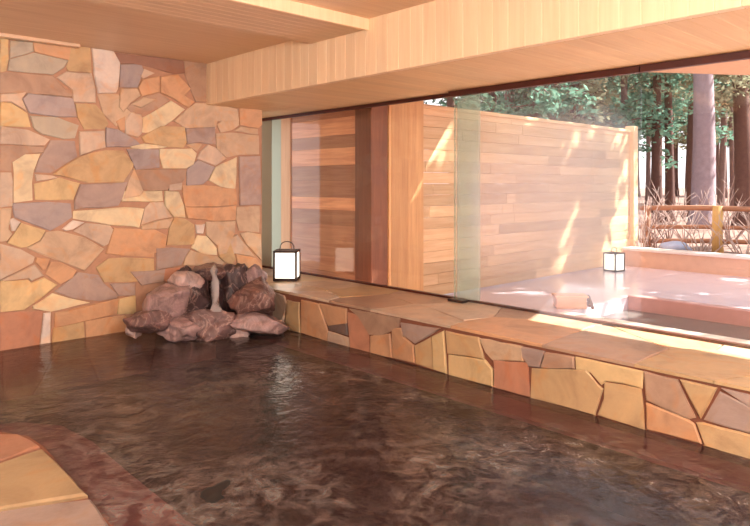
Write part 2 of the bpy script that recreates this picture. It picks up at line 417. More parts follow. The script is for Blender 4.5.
# back wall: X-Z plane at Y = YW, stones stand out towards -Y
def back3(q, d): return Vector((q.x, YW-d, q.y))
bm = bmesh.new()
for i, e in enumerate(WALL):
    pts = [on_Y(x, y, YW) for x, y in px_poly(e)]
    pts = [Vector((p.x, min(p.z, ZCEIL+.03))) for p in pts]
    stone(bm, pts, back3, colour(e[1], 1.18), .012+.012*random.random(), seed=i*1.7, gap=-.001, bev=.007)
xl = on_Y(0, 200, YW).x-.005
for c in voronoi((-2.5, 0), (xl, ZCEIL), .36, 1.15, .85):
    stone(bm, c, back3, colour(random.choice('TTKKPOYGMLB')), .022+.02*random.random(), seed=c[0].x*5)
for c in voronoi((1.5, -.6), (4.1, -.02), .4):
    stone(bm, c, back3, colour(random.choice('TKBM')), .02, seed=c[0].x*5)
wall = struct(frombm('wall_back', bm, 'wall_stone'), 'irregular flagstone wall in tan, ochre and mauve behind the bath', 'wall')
b2 = bmesh.new(); box(b2, (-2.6, YW, -.7), (XWALLEND, YW+.25, 2.9)); frombm('mortar', b2, 'grout', wall)

# sill: low wall under the window
def front3(q, d): return Vector((XS-d, q.x, q.y))
def top3(q, d): return Vector((q.x, q.y, ZS-.012+d))
bm = bmesh.new()
for i, e in enumerate(FRONT):
    pts = [on_X(x, y, XS) for x, y in px_poly(e)]
    pts = [Vector((p.y, max(-.25, min(p.z, ZS-.004)))) for p in pts]
    stone(bm, pts, front3, colour(e[1], .92), .012+.006*random.random(), seed=i*2.3, gap=-.002, bev=.008)
yr = on_X(750, 400, XS).y-.08
for c in voronoi((-2.5, -.2), (yr, ZS-.004), .4, 1.1, .75):
    stone(bm, c, front3, colour(random.choice('OGTYMB')), .015, seed=c[0].x*5, bev=.008)
for c in voronoi((on_X(265,300,XS).y, -.2), (YW, ZS-.004), .4, 1.1, .75):
    stone(bm, c, front3, colour(random.choice('OGTK')), .015, seed=c[0].x*5, bev=.008)
for c in voronoi((XS-.014, -2.5), (XG+.06, 7.4), .52, .9, 1.4):
    stone(bm, c, top3, colour(random.choice('OOGTKYBO'), .95), .012, seed=c[0].x*5, gap=.004, bev=.006)
sill = struct(frombm('wall_right', bm, 'sill_stone'), 'low flagstone ledge running under the window beside the bath', 'ledge')
b2 = bmesh.new(); box(b2, (XS, -2.5, -.7), (XG+.08, 7.4, ZS-.010)); frombm('mortar', b2, 'sill_grout', sill)
boxobj('mortar', (XG+.08, -2.5, -.7), (XG+.2, 7.4, ZS-.06), 'kerb_pink', sill)

def prism(bm, outline, z0, z1):
    lo = [bm.verts.new((x, y, z0)) for x, y in outline]; hi = [bm.verts.new((x, y, z1)) for x, y in outline]
    n = len(lo)
    for i in range(n): bm.faces.new((lo[i], lo[(i+1) % n], hi[(i+1) % n], hi[i]))
    bm.faces.new(hi); bm.faces.new(lo[::-1])
# floor: pool basin, benches, paved deck at the near left
bm = bmesh.new()
box(bm, (-2.5, -2.5, -.65), (XS, YW, -.45)); box(bm, (3.58, -2.5, -.46), (XS, YW, -.075)); prism(bm, [(1.32, -2.5), (1.34, 3.4), (1.35, 3.9), (1.3, 4.28), (1.12, 4.52), (.8, 4.61), (-2.5, 4.72), (-2.5, -2.5)], -.46, -.075)
floor = struct(frombm('floor', bm, 'pool_floor'), 'dark brown floor of the indoor bath under the water', 'floor')
bm = bmesh.new(); box(bm, (3.55, -2.5, -.075), (XS-.005, YW-.06, -.05)); frombm('step', bm, 'pool_bench', floor)
edge = [(1.042, -2.5), (1.045, 2.8), (1.07, 3.4), (1.09, 3.8), (1.07, 4.02), (.98, 4.2), (.8, 4.28), (.4, 4.32), (-2.5, 4.4)]
out = [(1.35, -2.5), (1.37, 3.4), (1.38, 3.9), (1.33, 4.3), (1.15, 4.55), (.8, 4.64), (-2.5, 4.75), (-2.5, -2.5)]
bm = bmesh.new(); prism(bm, out, -.075, -.05); frombm('step', bm, 'pool_bench', floor)
bm = bmesh.new(); prism(bm, edge+[(-2.5, -2.5)], -.05, .028); deck = struct(frombm('floor_deck', bm, 'sill_grout'), 'flagstone deck with a rounded corner at the near edge of the bath', 'floor')
bm = bmesh.new()
def deck3(q, d): return Vector((q.x, q.y, .03+d))
DECK = [('R', [(-40,434),(0,433.5),(20,434),(34,440),(42,446),(0,461),(-40,475)]), ('O', [(-40,477),(0,463),(44,448),(66,470),(90,495),(0,509),(-40,514)]),
        ('M', [(-40,517),(0,511),(92,498),(108,520),(120,540),(128,556),(0,560),(-40,560)])]
for k, (c, pl) in enumerate(DECK):
    pts = [on_z(x, y, .045) for x, y in pl]; stone(bm, [Vector((p.x, p.y)) for p in pts], deck3, colour(c, .6), .018, seed=k, amp=.004)
for c in voronoi((-2.5, -2.5), (1.02, 2.45), .55):
    stone(bm, c, deck3, colour(random.choice('OGTMK')), .018, seed=c[0].x*5)
for c in voronoi((-2.5, 2.47), (.52, 4.28), .55):
    stone(bm, c, deck3, colour(random.choice('OGTMK')), .012, seed=c[0].x*5)
frombm('paving', bm, 'deck_stone', deck)

# bath water
bm = bmesh.new()
g = 60
vs = [[bm.verts.new((-2.48+i*(XS-.012+2.48)/g, -2.48+j*(YW-.03+2.48)/g, .006*noise.noise(Vector((i*.3, j*.3, 0))))) for j in range(g+1)] for i in range(g+1)]
for i in range(g):
    for j in range(g): bm.faces.new((vs[i][j], vs[i+1][j], vs[i+1][j+1], vs[i][j+1]))
tag(frombm('bath_water', bm, 'bath_water', smooth=True), 'murky brown rippling water filling the indoor bath', 'water', kind='stuff')

# ceiling, beam, joist, other walls
bm = bmesh.new(); boards(bm, (-2.5, -2.5, ZCEIL), (XF+.3, YW+.2, ZCEIL+.12), 1, .9, .002, .12)
struct(frombm('ceiling', bm, 'ceiling_board'), 'wood veneer ceiling over the bath', 'ceiling')
bm = bmesh.new(); boards(bm, (XF, -2.5, ZSOF), (XF+.06, YW+.02, ZCEIL+.02), 1, .125, .004, .25)
beam = struct(frombm('trim_1', bm, 'cedar_board'), 'deep boxed cedar beam clad in vertical boards above the window', 'beam')
bm = bmesh.new(); boards(bm, (XF+.06, -2.5, ZSOF), (XG+.2, 7.4, ZSOF+.05), 1, .125, .0025, .2); frombm('soffit', bm, 'cedar_soffit', beam)
boxobj('beam_core', (XF+.06, -2.5, ZSOF+.05), (XG+.2, 7.4, 3.0), 'dark_post', beam)
bm = bmesh.new(); boards(bm, (-2.5, 3.83, 2.685), (XF, 4.55, ZCEIL+.01), 1, .09, .004, .2)
struct(frombm('trim_2', bm, 'ceiling_board'), 'wide flat wooden joist crossing the ceiling', 'joist')
bm = bmesh.new(); box(bm, (-2.5, 3.80, 2.675), (XF, 3.83, ZCEIL+.01), .003, .75); frombm('trim_3', bm, 'cedar_board'); struct(bpy.data.objects['trim_3'], 'pale wooden edge strip along the ceiling joist', 'trim')
bm = bmesh.new(); box(bm, (-2.5, YW-.12, ZCEIL-.03), (on_Y(76, 42, YW).x, YW-.03, ZCEIL+.0), .003, .5)
struct(frombm('trim_4', bm, 'ceiling_board'), 'narrow wooden strip where stone wall meets ceiling', 'trim')
boxobj('wall_left', (-2.6, -2.6, -.7), (-2.5, YW, 2.9), 'wall_brown'); struct(bpy.data.objects['wall_left'], 'plain wall on the left side of the bath room', 'wall')
boxobj('wall_front', (-2.6, -2.7, -.7), (XG+.2, -2.6, 2.9), 'garden_wall_pink'); struct(bpy.data.objects['wall_front'], 'plain wall closing the bath room at the near end', 'wall')
boxobj('wall_recess', (XWALLEND, 7.3, ZS-.1), (XG+.2, 7.42, ZSOF+.02), 'plaster_grey'); struct(bpy.data.objects['wall_recess'], 'grey end wall of the window recess', 'wall')
bm = bmesh.new(); box(bm, (-2.7, -2.7, 3.0), (XG+.2, 7.6, 3.1)); struct(frombm('roof', bm, 'dark_post'), 'roof deck above the bath room', 'roof')

# ------------------------------------------------------------------ window
YE = 7.3
XO, XI = XG, XG-.075
yj = on_X(478, 200, XO).y; yi = on_X(455, 200, XI).y; yj2 = on_X(641, 68, XI).y
w1 = struct(empty('window_1', (XO, (YE+yj)/2, ZS)), 'far sliding glass pane on the outer track', 'window')
def wpart(name, lo, hi, mat, par, bev=0): 
    o = par.location
    return boxobj(name, Vector(lo)-o, Vector(hi)-o, mat, par, bev)
zt = ZSOF-.002
wpart('pane', (XO-.005, yj, ZS+.012), (XO+.005, YE, zt), 'pane_glass', w1)
wpart('top_rail', (XO-.02, yj-.25, zt-.035), (XO+.02, YE, zt), 'rail_brown', w1)
wpart('bottom_track', (XO-.02, -2.5, ZS+.001), (XO+.02, YE, ZS+.02), 'rail_brown', w1)
m, nt, out = newmat('fogged_glass'); MATS['fogged_glass'] = m
v_ = coords(nt); sep = N(nt, 'ShaderNodeSeparateXYZ'); L(nt, v_, sep.inputs[0])
hz = ramp(nt, mathn(nt, 'MULTIPLY', sep.outputs[2], .5), [(.04, .15), (.3, .8), (.62, .8), (.85, .2)])
hz = mathn(nt, 'MULTIPLY', hz, ramp(nt, mathn(nt, 'ADD', sep.outputs[1], -1.44), [(.05, .25), (.6, 1.0)]))
fg = mathn(nt, 'MULTIPLY', ramp(nt, noisetex(nt, v_, 1.3, 3), [(.3, .6), (.7, 1.0)]), hz)
t_ = N(nt, 'ShaderNodeBsdfTransparent'); t_.inputs[0].default_value = (.97, .985, .975, 1)
d_ = N(nt, 'ShaderNodeBsdfTranslucent'); d_.inputs[0].default_value = (.88, .84, .92, 1)
x_ = N(nt, 'ShaderNodeMixShader'); L(nt, mathn(nt, 'MULTIPLY', fg, .2), x_.inputs[0]); L(nt, t_.outputs[0], x_.inputs[1]); L(nt, d_.outputs[0], x_.inputs[2])
g_ = N(nt, 'ShaderNodeBsdfGlossy'); g_.inputs['Roughness'].default_value = 0
y_ = N(nt, 'ShaderNodeMixShader'); L(nt, schlick(nt, .035), y_.inputs[0]); L(nt, x_.outputs[0], y_.inputs[1]); L(nt, g_.outputs[0], y_.inputs[2]); L(nt, y_.outputs[0], out.inputs[0])
w2 = struct(empty('window_2', (XI, (yi-2.5)/2, ZS)), 'near sliding glass pane on the inner track', 'window')
wpart('pane', (XI-.005, yj2, ZS+.012), (XI+.005, yi, zt-.01), 'fogged_glass', w2)
wpart('top_rail', (XI-.025, yj2+.004, zt-.05), (XI+.025, yi+.06, zt), 'rail_brown', w2)
wpart('guide', (XI-.05, yi-.13, ZS+.001), (XI+.03, yi+.05, ZS+.022), 'guide_metal', w2, .004)
m, nt, out = newmat('edge_glass'); MATS['edge_glass'] = m
t_ = N(nt, 'ShaderNodeBsdfTransparent'); t_.inputs[0].default_value = (.93, 1, .96, 1)
d_ = N(nt, 'ShaderNodeBsdfTranslucent'); d_.inputs[0].default_value = (.62, .74, .66, 1)
g_ = N(nt, 'ShaderNodeBsdfDiffuse'); g_.inputs[0].default_value = (.62, .74, .66, 1)
a_ = N(nt, 'ShaderNodeMixShader'); L(nt, d_.outputs[0], a_.inputs[1]); L(nt, g_.outputs[0], a_.inputs[2])
b_ = N(nt, 'ShaderNodeMixShader'); b_.inputs[0].default_value = .3; L(nt, t_.outputs[0], b_.inputs[1]); L(nt, a_.outputs[0], b_.inputs[2]); L(nt, b_.outputs[0], out.inputs[0])
wpart('seal_strip', (XO-.008, yj, ZS+.02), (XO-.0055, yi+.03, zt-.03), 'edge_glass', w1)
wpart('pane_edge', (XI-.007, yi-.001, ZS+.02), (XI+.007, yi+.006, zt-.04), 'edge_glass', w2)
wpart('pane_edge', (XO-.007, yj-.02, ZS+.02), (XO+.007, yj, zt-.03), 'edge_glass', w1)
w3 = struct(empty('window_3', (XI, (yj2-2.5)/2, ZS)), 'nearest sliding glass pane at the right end of the track', 'window')
wpart('pane', (XI-.005, -2.5, ZS+.012), (XI+.005, yj2-.003, zt-.01), 'pane_glass', w3)
wpart('top_rail', (XI-.025, -2.5, zt-.05), (XI+.025, yj2-.004, zt), 'rail_brown', w3)

# ------------------------------------------------------------------ rocks at the spout
def boulder(name, x, y, w, h, Y, mat, label, seed, depth=None, rot=0, tilt=0):
    c = on_Y(x, y, Y); a, b, v = ray(x, y); t = Y/b
    rx = w/2*t/FOC; rz = h/2*t/FOC; ry = depth or (rx+rz)/2
    bm = bmesh.new(); bmesh.ops.create_icosphere(bm, subdivisions=4, radius=1)
    rs = random.Random(int(seed*100)); planes = []
    for _ in range(16):
        pn = Vector((rs.gauss(0, 1), rs.gauss(0, 1), rs.gauss(0, 1))).normalized(); planes.append((pn, rs.uniform(.58, .92)))
    for vtx in bm.verts:
        n = vtx.co.normalized(); p = n*1.12
        for pn, d in planes:
            k = p.dot(pn)-d
            if k > 0: p = p-pn*k*.92
        q = n+Vector((seed*3.1, seed*1.7, 0))
        p = p*(1+.16*noise.noise(q*1.4)+.13*noise.noise(q*2.8)+.07*noise.noise(q*6.5)+.04*noise.noise(q*13))
        vtx.co = Vector((p.x*rx*.98, p.y*ry*.98, p.z*rz*.96))
    bmesh.ops.transform(bm, matrix=Matrix.Rotation(tilt, 4, Vector((.6813, .732, 0)))@Matrix.Rotation(-.75+rot, 4, 'Z'), verts=bm.verts)
    o = frombm(name, bm, mat, smooth=True); o.location = c
    return tag(o, label, 'rock', 'boulders around the hot spring spout')
boulder('boulder', 191, 298, 42, 62, 6.02, 'rock_dark', 'dark tall boulder just left of the water stream', 1)
boulder('boulder', 236, 297, 42, 60, 5.9, 'rock_dark', 'dark tall boulder just right of the water stream', 2.2)
boulder('boulder', 213, 298, 44, 62, 6.14, 'rock_dark', 'dark recessed boulder directly behind the water stream', 3.1, depth=.24)
boulder('boulder', 216, 273, 58, 20, 6.05, 'rock_brown', 'flat brown capstone on top of the spout rocks', 4.7, depth=.25)
boulder('boulder', 184, 283, 40, 30, 5.95, 'rock_pale', 'pale pinkish rock high on the left shoulder of the pile', 5.3, tilt=-.5)
boulder('boulder', 252, 277, 26, 34, 5.84, 'rock_mauve', 'mauve rock wedged between the pile and the window ledge', 6.9)
boulder('boulder', 168, 303, 62, 46, 5.9, 'rock_mauve', 'broad mauve boulder at the left middle of the pile', 7.7, tilt=-.3)
boulder('boulder', 150, 322, 46, 30, 5.85, 'rock_brown', 'low brown boulder at the waterline against the stone wall', 8.4)
boulder('boulder', 134, 330, 15, 20, 5.95, 'rock_pale', 'small whitish stone at the far left end of the pile', 9.9)
boulder('boulder', 255, 299, 56, 44, 5.5, 'rock_red', 'reddish brown boulder at the right of the pile', 10.6)
boulder('boulder', 256, 323, 60, 28, 5.36, 'rock_mauve', 'flat mauve slab under the reddish boulder at the waterline', 11.3, tilt=.1)
boulder('boulder', 212, 325, 64, 38, 5.6, 'rock_brown', 'wet brown boulder below the stream at the waterline', 12.8)
boulder('boulder', 180, 328, 48, 32, 5.7, 'rock_mauve', 'low mauve rock at the waterline left of the wet brown boulder', 13.5)
boulder('boulder', 236, 328, 32, 30, 5.5, 'rock_pale', 'small streaked pale rock just right of the wet brown boulder', 14.2)
p = on_z(212, 502, -.05); bm = bmesh.new(); bmesh.ops.create_icosphere(bm, subdivisions=4, radius=1)  # flattened black shape for the dark patch in the water
for v in bm.verts:
    k = 1+.35*noise.noise(v.co*1.4+Vector((4, 2, 9)))+.1*noise.noise(v.co*4); v.co = Vector((v.co.x*.12*k, v.co.y*.17*k, v.co.z*.055*k))
rk = frombm('boulder', bm, 'shape_black', smooth=True); rk.location = p; rk.rotation_euler.z = -.9
tag(rk, 'flat black shape lying awash at the foot of the near bath step', 'rock')
bm = bmesh.new()
pts = [on_Y(x, y, Y) for x, y, Y in ((214, 266, 5.95), (214, 271, 5.82), (215, 282, 5.78), (215, 296, 5.76), (216, 308, 5.7), (216, 318, 5.5))]
tube(bm, pts, [.02, .04, .042, .04, .05, .085], 10)
tag(frombm('spring_stream', bm, 'spring_stream', smooth=True), 'thin white stream of hot water pouring down the dark rocks', 'water', kind='stuff')

# ------------------------------------------------------------------ lanterns
def lantern(loc, rz, label):
    r = tag(empty('lantern', loc, rz), label, 'lantern')
    w, h = .122, .335
    boxobj('base', (-w-.012, -w-.012, 0), (w+.012, w+.012, .03), 'lantern_black', r, .004)
    bm = bmesh.new()
    for s in (-1, 1):
        box(bm, (-w-.008, s*w-.012, h-.022), (w+.008, s*w+.012, h), .002); box(bm, (s*w-.012, -w-.008, h-.022), (s*w+.012, w+.008, h), .002)
    frombm('top_frame', bm, 'lantern_black', r)
    for a in (-1, 1):
        for b in (-1, 1): boxobj('post', (a*w-.011, b*w-.011, .02), (a*w+.011, b*w+.011, h-.01), 'lantern_black', r, .002)
    for s in (-1, 1):
        boxobj('paper_panel', (-w+.01, s*(w-.004)-.002, .03), (w-.01, s*(w-.004)+.002, h-.02), 'lantern_paper', r)
        boxobj('paper_panel', (s*(w-.004)-.002, -w+.01, .03), (s*(w-.004)+.002, w-.01, h-.02), 'lantern_paper', r)
    bm = bmesh.new(); tube(bm, [(-.08*math.cos(k*math.pi/12), 0, h-.01+.105*math.sin(k*math.pi/12)**.6) for k in range(13)], [.006]*13, 6)
    frombm('handle', bm, 'lantern_black', r, True)
    boxobj('crossbar', (-w, -.008, h-.02), (w, .008, h-.006), 'lantern_black', r)
    return r
p = on_z(287, 279.5, ZS+.004); lantern(p, math.radians(-45.4), 'glowing white paper lantern with handle on the stone window ledge')
p = on_z(614, 271, ZD); lantern(p, math.radians(-11), 'glowing white paper lantern on the outdoor deck below the fence')

# ------------------------------------------------------------------ outdoors
bm = bmesh.new()
BX0, BX1, BY1 = 7.05, 8.7, 4.2
box(bm, (XG+.2, -6, ZD-.5), (BX0, 8.2, ZD)); box(bm, (BX0, BY1, ZD-.5), (12.2, 8.2, ZD)); box(bm, (BX1, -6, ZD-.5), (12.2, BY1, ZD))
od = struct(frombm('floor_terrace', bm, 'outdoor_deck'), 'wet pinkish terrace around the outdoor bath', 'terrace')
bm = bmesh.new(); box(bm, (BX0, -6, -.75), (BX1, BY1, -.6)); frombm('bath_floor', bm, 'bath_lining', od)
bm = bmesh.new(); box(bm, (BX1-.02, -6, ZD-.4), (BX1+.12, BY1+.0, ZD+.025), .01); frombm('kerb', bm, 'kerb_pink', od)
bm = bmesh.new(); box(bm, (BX0-.16, -6, ZD-.4), (BX0+.02, BY1, ZD+.02), .008); frombm('kerb', bm, 'kerb_white', od)
bm = bmesh.new(); bmesh.ops.create_grid(bm, x_segments=30, y_segments=60, size=1)
for v in bm.verts: v.co = Vector((BX0+(v.co.x+1)/2*(BX1-BX0), -6+(v.co.y+1)/2*(BY1+6), ZD-.17))
tag(frombm('outdoor_bath_water', bm, 'outdoor_water', smooth=True), 'still grey water in the outdoor bath', 'water', kind='stuff')

# wooden trough box on the deck
p = on_z(571, 307.5, ZD)
r = tag(empty('wooden_box', p, math.radians(-46)), 'small tan wooden box with a triangular end at the corner of the outdoor bath', 'box')
bm = bmesh.new(); box(bm, (-.2, -.1, .0), (.17, .1, .14), .006, .5); frombm('box_body', bm, 'box_wood', r)
boxobj('lid', (-.22, -.12, .14), (.19, .12, .165), 'box_wood', r, .004, tone=.8)
bm = bmesh.new()
for s in (-1, 1):
    bmesh.ops.transform(bm, matrix=Matrix.Identity(4), verts=[])
    tube(bm, [(.25, s*.09, 0), (.215, s*.01, .15)], [.022, .018], 6)
box(bm, (.19, -.06, .03), (.25, .06, .06), .003)
frombm('end_brace', bm, 'dark_post', r)

# privacy fence
YF = 6.0
f = tag(empty('privacy_fence', (9.5, YF, ZD)), 'tall cedar fence of horizontal boards along the terrace', 'fence')
o = f.location
bm = bmesh.new()
z = ZD+.02; i = 0
while z < 2.48:
    h = .155; x0 = 5.5
    xs = sorted([5.5, 12.6]+[random.uniform(6.4, 12.2) for _ in range(3)])
    for a, b in zip(xs, xs[1:]): box(bm, Vector((a, YF, z))-o, Vector((b-.002, YF+.03, z+h-.003))-o, .004, .5+random.uniform(-.4, .4))
    z += h
frombm('board_panel', bm, 'fence_board', f)
boxobj('cap', Vector((6.4, YF-.03, 2.49))-o, Vector((12.66, YF+.06, 2.53))-o, 'fence_board', f, .004, tone=.7)
boxobj('end_post', Vector((12.5, YF-.08, ZD))-o, Vector((12.68, YF+.1, 2.62))-o, 'fence_board', f, .008, tone=.9)
bm = bmesh.new(); boards(bm, Vector((5.52, YF-.06, ZD))-o, Vector((6.42, YF-.01, 3.0))-o, 0, .3, .004, .3, .7); frombm('upright_boards', bm, 'pale_post', f)
r = tag(empty('corner_post', (5.35, 5.8, ZD)), 'thick dark brown wooden post outside the glass', 'post')
boxobj('shaft', (-.15, -.15, 0), (.125, .15, 3.1), 'dark_post', r, .01, tone=.5); boxobj('edge_strip', (.125, -.165, 0), (.165, -.13, 3.1), 'pale_post', r, .004, tone=1.0)
r = tag(empty('wooden_screen', (5.3, 6.65, ZD)), 'reddish wooden screen of horizontal boards with an upright stile', 'screen')
y1 = on_X(291, 200, 5.25).y; y2 = on_X(281.5, 200, 5.25).y; o = r.location
bm = bmesh.new(); zz = ZD
while zz < 2.95:
    h = random.choice((.13, .16, .19, .22)); box(bm, Vector((5.26, 5.95, zz))-o, Vector((5.30, y1, zz+h+.002))-o, .005, random.choice((-.35, -.1, .2, .5, 1.1))+random.uniform(-.1, .1)); zz += h
frombm('board_panel', bm, 'panel_board', r)
boxobj('stile', Vector((5.24, y1, ZD))-o, Vector((5.32, y2, 3.0))-o, 'stile_wood', r, .004, tone=.5)
struct(boxobj('wall_outside', (5.3, y2+.02, ZD), (5.4, 9.0, 3.0), 'plaster_grey'), 'grey green plaster wall beyond the far end of the glass', 'wall')

# eave outside; far part widened, out of view, to shade sill and boards
bm = bmesh.new()
SEC = [(-6, 6.0, 2.37), (1.6, 6.0, 2.37), (1.75, 6.6, 2.42), (2.03, 6.6, 2.46), (3.05, 6.6, 2.62), (3.9, 6.6, 2.72), (4.1, 7.5, 2.90), (8.2, 7.5, 2.95)]
rows = [[bm.verts.new(q) for q in ((XG+.2, y, ZSOF+.03), (X, y, z), (X, y, z+.05), (XG+.2, y, max(ZSOF+.2, z+.05)))] for y, X, z in SEC]
for a, b_ in zip(rows, rows[1:]):
    for k in range(4): bm.faces.new((a[k], a[(k+1) % 4], b_[(k+1) % 4], b_[k]))
bm.faces.new(rows[0]); bm.faces.new(rows[-1][::-1])
bmesh.ops.recalc_face_normals(bm, faces=bm.faces)
struct(frombm('eave', bm, 'stile_wood'), 'wooden eave above the window outside', 'eave')

# low wall, ground
wl = struct(boxobj('garden_wall', (12.0, -6, ZD-.3), (12.25, 5.9, .2), 'garden_wall_pink'), 'low pinkish wall at the far side of the terrace', 'wall')
boxobj('coping', (11.96, -6, .2), (12.32, 5.9, .25), 'coping', wl, .01)
bm = bmesh.new()
gx, gy = 40, 40; vs = []
def gz(x, y):
    s = max(0, x-12.2)
    return .1+.014*s+.12*noise.noise(Vector((x*.4, y*.4, 3)))*min(1, s*.4)
for i in range(gx+1):
    row = []
    for j in range(gy+1):
        x = 12.2+(i/gx)**1.6*70; y = -40+j/gy*100; row.append(bm.verts.new((x, y, gz(x, y))))
    vs.append(row)
for i in range(gx):
    for j in range(gy): bm.faces.new((vs[i][j], vs[i+1][j], vs[i+1][j+1], vs[i][j+1]))
bm2 = bm
struct(frombm('ground', bm2, 'forest_floor', smooth=True), 'brown forest floor rising behind the garden', 'ground')
struct(boxobj('ground_yard', (4.9, 8.2, -.4), (12.2, 60, -.12), 'forest_floor'), 'earth behind the tall fence', 'ground')

# log rail fence
XR = 13.3
f = tag(empty('rail_fence', (XR, 4, gz(XR, 4))), 'rustic rail fence with an orange post beyond the low wall', 'fence'); o = f.location
def rail(y, x0, x1, mat='log_rail', rr=.035, dx=0):
    a = on_X(x0, y, XR+dx); b = on_X(x1, y+(x1-x0)*.01, XR+dx)
    bm = bmesh.new(); tube(bm, [a-o, a.lerp(b, .33)-o+Vector((0, 0, .015)), a.lerp(b, .66)-o-Vector((0, 0, .01)), b-o], [rr, rr*1.05, rr*.95, rr], 8); frombm('rail', bm, mat, f, True)
rail(208, 640, 860, rr=.05); rail(227, 640, 860, rr=.04); rail(241, 640, 860, rr=.045)
for x, m, rr in ((648, 'log_rail', .06), (718, 'orange_post', .1), (795, 'log_rail', .07)):
    a = on_X(x, 249, XR-.02); b = on_X(x, 206, XR-.02); a.z = gz(XR, a.y)-.1
    bm = bmesh.new(); tube(bm, [a-o, a.lerp(b, .5)-o+Vector((0, .015, 0)), b-o], [rr*1.1, rr, rr*.95], 10); frombm('post', bm, m, f, True)
# pale blue rock
b = on_X(676, 238, 12.85)
bm = bmesh.new(); bmesh.ops.create_icosphere(bm, subdivisions=3, radius=1)
for v in bm.verts:
    k = 1+.25*noise.noise(v.co*1.3); v.co = Vector((v.co.x*.22*k, v.co.y*.30*k, v.co.z*.15*k))
rk = frombm('boulder', bm, 'rock_blue', smooth=True); rk.location = (12.85, b.y, gz(12.85, b.y)+.1); tag(rk, 'pale bluish rock lying under the rail fence', 'rock')

# bare shrubs
def shrub(x, X, h, n, mat, label, spread=.5, group=None):
    a = on_X(x, 245, X); base = Vector((X, a.y, gz(X, a.y)-.14)); bm = bmesh.new()
    for _ in range(int(n*.65)):
        ang = random.uniform(0, 6.28); s = random.uniform(.2, 1)*spread; hh = h*random.uniform(.55, 1)
        p = [Vector((0, 0, 0))]; d = Vector((math.cos(ang)*s*.25, math.sin(ang)*s*.25, hh/4))
        for k in range(4):
            d = d+Vector((random.uniform(-.06, .06), random.uniform(-.06, .06), random.uniform(-.04, .02))); p.append(p[-1]+d)
        r0 = random.uniform(.010, .022)
        tube(bm, p, [r0, r0*.8, r0*.6, r0*.4, r0*.2], 5)
        for k in (2, 3):
            e = p[k]+Vector((random.uniform(-.25, .25), random.uniform(-.25, .25), random.uniform(.1, .35))); tube(bm, [p[k], p[k].lerp(e, .5)+Vector((0, 0, .02)), e], [r0*.5, r0*.35, r0*.15], 4)
    o = frombm('bare_shrub', bm, mat, smooth=True); o.location = base
    return tag(o, label, 'shrub', group)
shrub(643, 12.6, 1.5, 16, 'twig', 'pale bare shrub in front of the fence end post', .5)
shrub(655, 12.7, 1.3, 14, 'twig_brown', 'brown bare shrub beside the fence end post', .6)
shrub(702, 12.7, .9, 16, 'twig', 'pale bare shrub left of the orange fence post', .7)
shrub(745, 12.8, 1.2, 18, 'twig', 'pale bare shrub right of the orange fence post', .8)
G = 'bare shrubs among the tree trunks'
for x, X in ((640, 15.5), (668, 15.8), (684, 16.4), (730, 15.4), (752, 16), (775, 15), (660, 18.5), (720, 18.8), (690, 20)):
    shrub(x, X, random.uniform(1.1, 1.7), 16, random.choice(('twig', 'twig_brown')), 'leafless bush growing among the tree trunks behind the rail fence', 1.2, G)

# trees
def tree(x, dist, dpx, mat, leafm, label, group=None, lo=2.6, hi=7.5, nb=26, spread=1.6, H=13, dens=84, pos=None, ls=.115):
    p = Vector(pos) if pos else at(x, 200, dist); base = Vector((p.x, p.y, (gz(p.x, p.y) if p.x > 12.2 else -.12)-.15))
    r = tag(empty('cedar_tree', base), label, 'tree', group)
    rad = dpx/2*dist/FOC; bm = bmesh.new()
    lx, ly = random.uniform(-.25, .25), random.uniform(-.25, .25)
    ax = lambda z: Vector((lx*(z/H)+.05*math.sin(z*.9+x), ly*(z/H)+.05*math.cos(z*.7+x), z))
    zs = [0, .3, .8, 1.6, 2.6, 3.8, 5, 6.5, 8.5, 10.5, H]
    tube(bm, [ax(q) for q in zs], [rad*(1.5 if q == 0 else 1.2 if q < .5 else 1.05-.75*q/H) for q in zs], 14); frombm('trunk', bm, mat, r, True)
    bm = bmesh.new(); bl = bmesh.new()
    for k in range(nb):
        z = random.uniform(lo, hi); a = random.uniform(0, 6.283); ln = spread*random.uniform(.5, 1.1)
        s = ax(z); e = s+Vector((math.cos(a)*ln, math.sin(a)*ln, random.uniform(-.45, .15)*ln)); mid = s.lerp(e, .5)+Vector((0, 0, .12*ln))
        tube(bm, [s, mid, e], [.03, .02, .008], 5)
        for q in range(dens):
            t = random.uniform(.3, 1.08); c = (s.lerp(mid, t*2) if t < .5 else mid.lerp(e, t*2-1))
            c = c+Vector((random.gauss(0, .17), random.gauss(0, .17), random.gauss(-.08, .13)))
            u = Vector((random.gauss(0, 1), random.gauss(0, 1), random.gauss(0, .5))).normalized(); w = u.cross(Vector((random.gauss(0, 1), random.gauss(0, 1), random.gauss(0, 1)))).normalized()
            sz = ls*random.uniform(.5, 1.2)
            bl.faces.new([bl.verts.new(c+u*sz*m+w*sz*.45*n_) for m, n_ in ((-1, 0), (0, -1), (1, 0), (0, 1))])
    frombm('branches', bm, mat, r, True); frombm('foliage', bl, leafm, r)
    return r
tree(704, 19, 23, 'bark_pale', 'leaf_olive', 'broad pale grey trunked tree, the thickest in view', lo=5.5, hi=10, nb=16)
tree(743, 20, 18, 'bark_brown', 'leaf_olive', 'dark brown trunked tree near the right edge of the glass', lo=3.8, hi=9)
tree(657, 21, 10, 'bark_brown', 'leaf_teal', 'slim dark tree just right of the fence end post', lo=3.2, hi=8)
tree(668, 22, 9, 'bark_brown', 'leaf_teal', 'slim dark tree next to the fence end post, second from the fence', lo=3.2, hi=8)
tree(690, 24, 8, 'bark_brown', 'leaf_teal', 'slim dark tree tight against the left of the broad pale trunk', lo=3.4, hi=8)
tree(722, 27, 7, 'bark_grey', 'leaf_olive', 'thin grey tree between the pale trunk and the dark brown trunk', lo=3.4, hi=8)
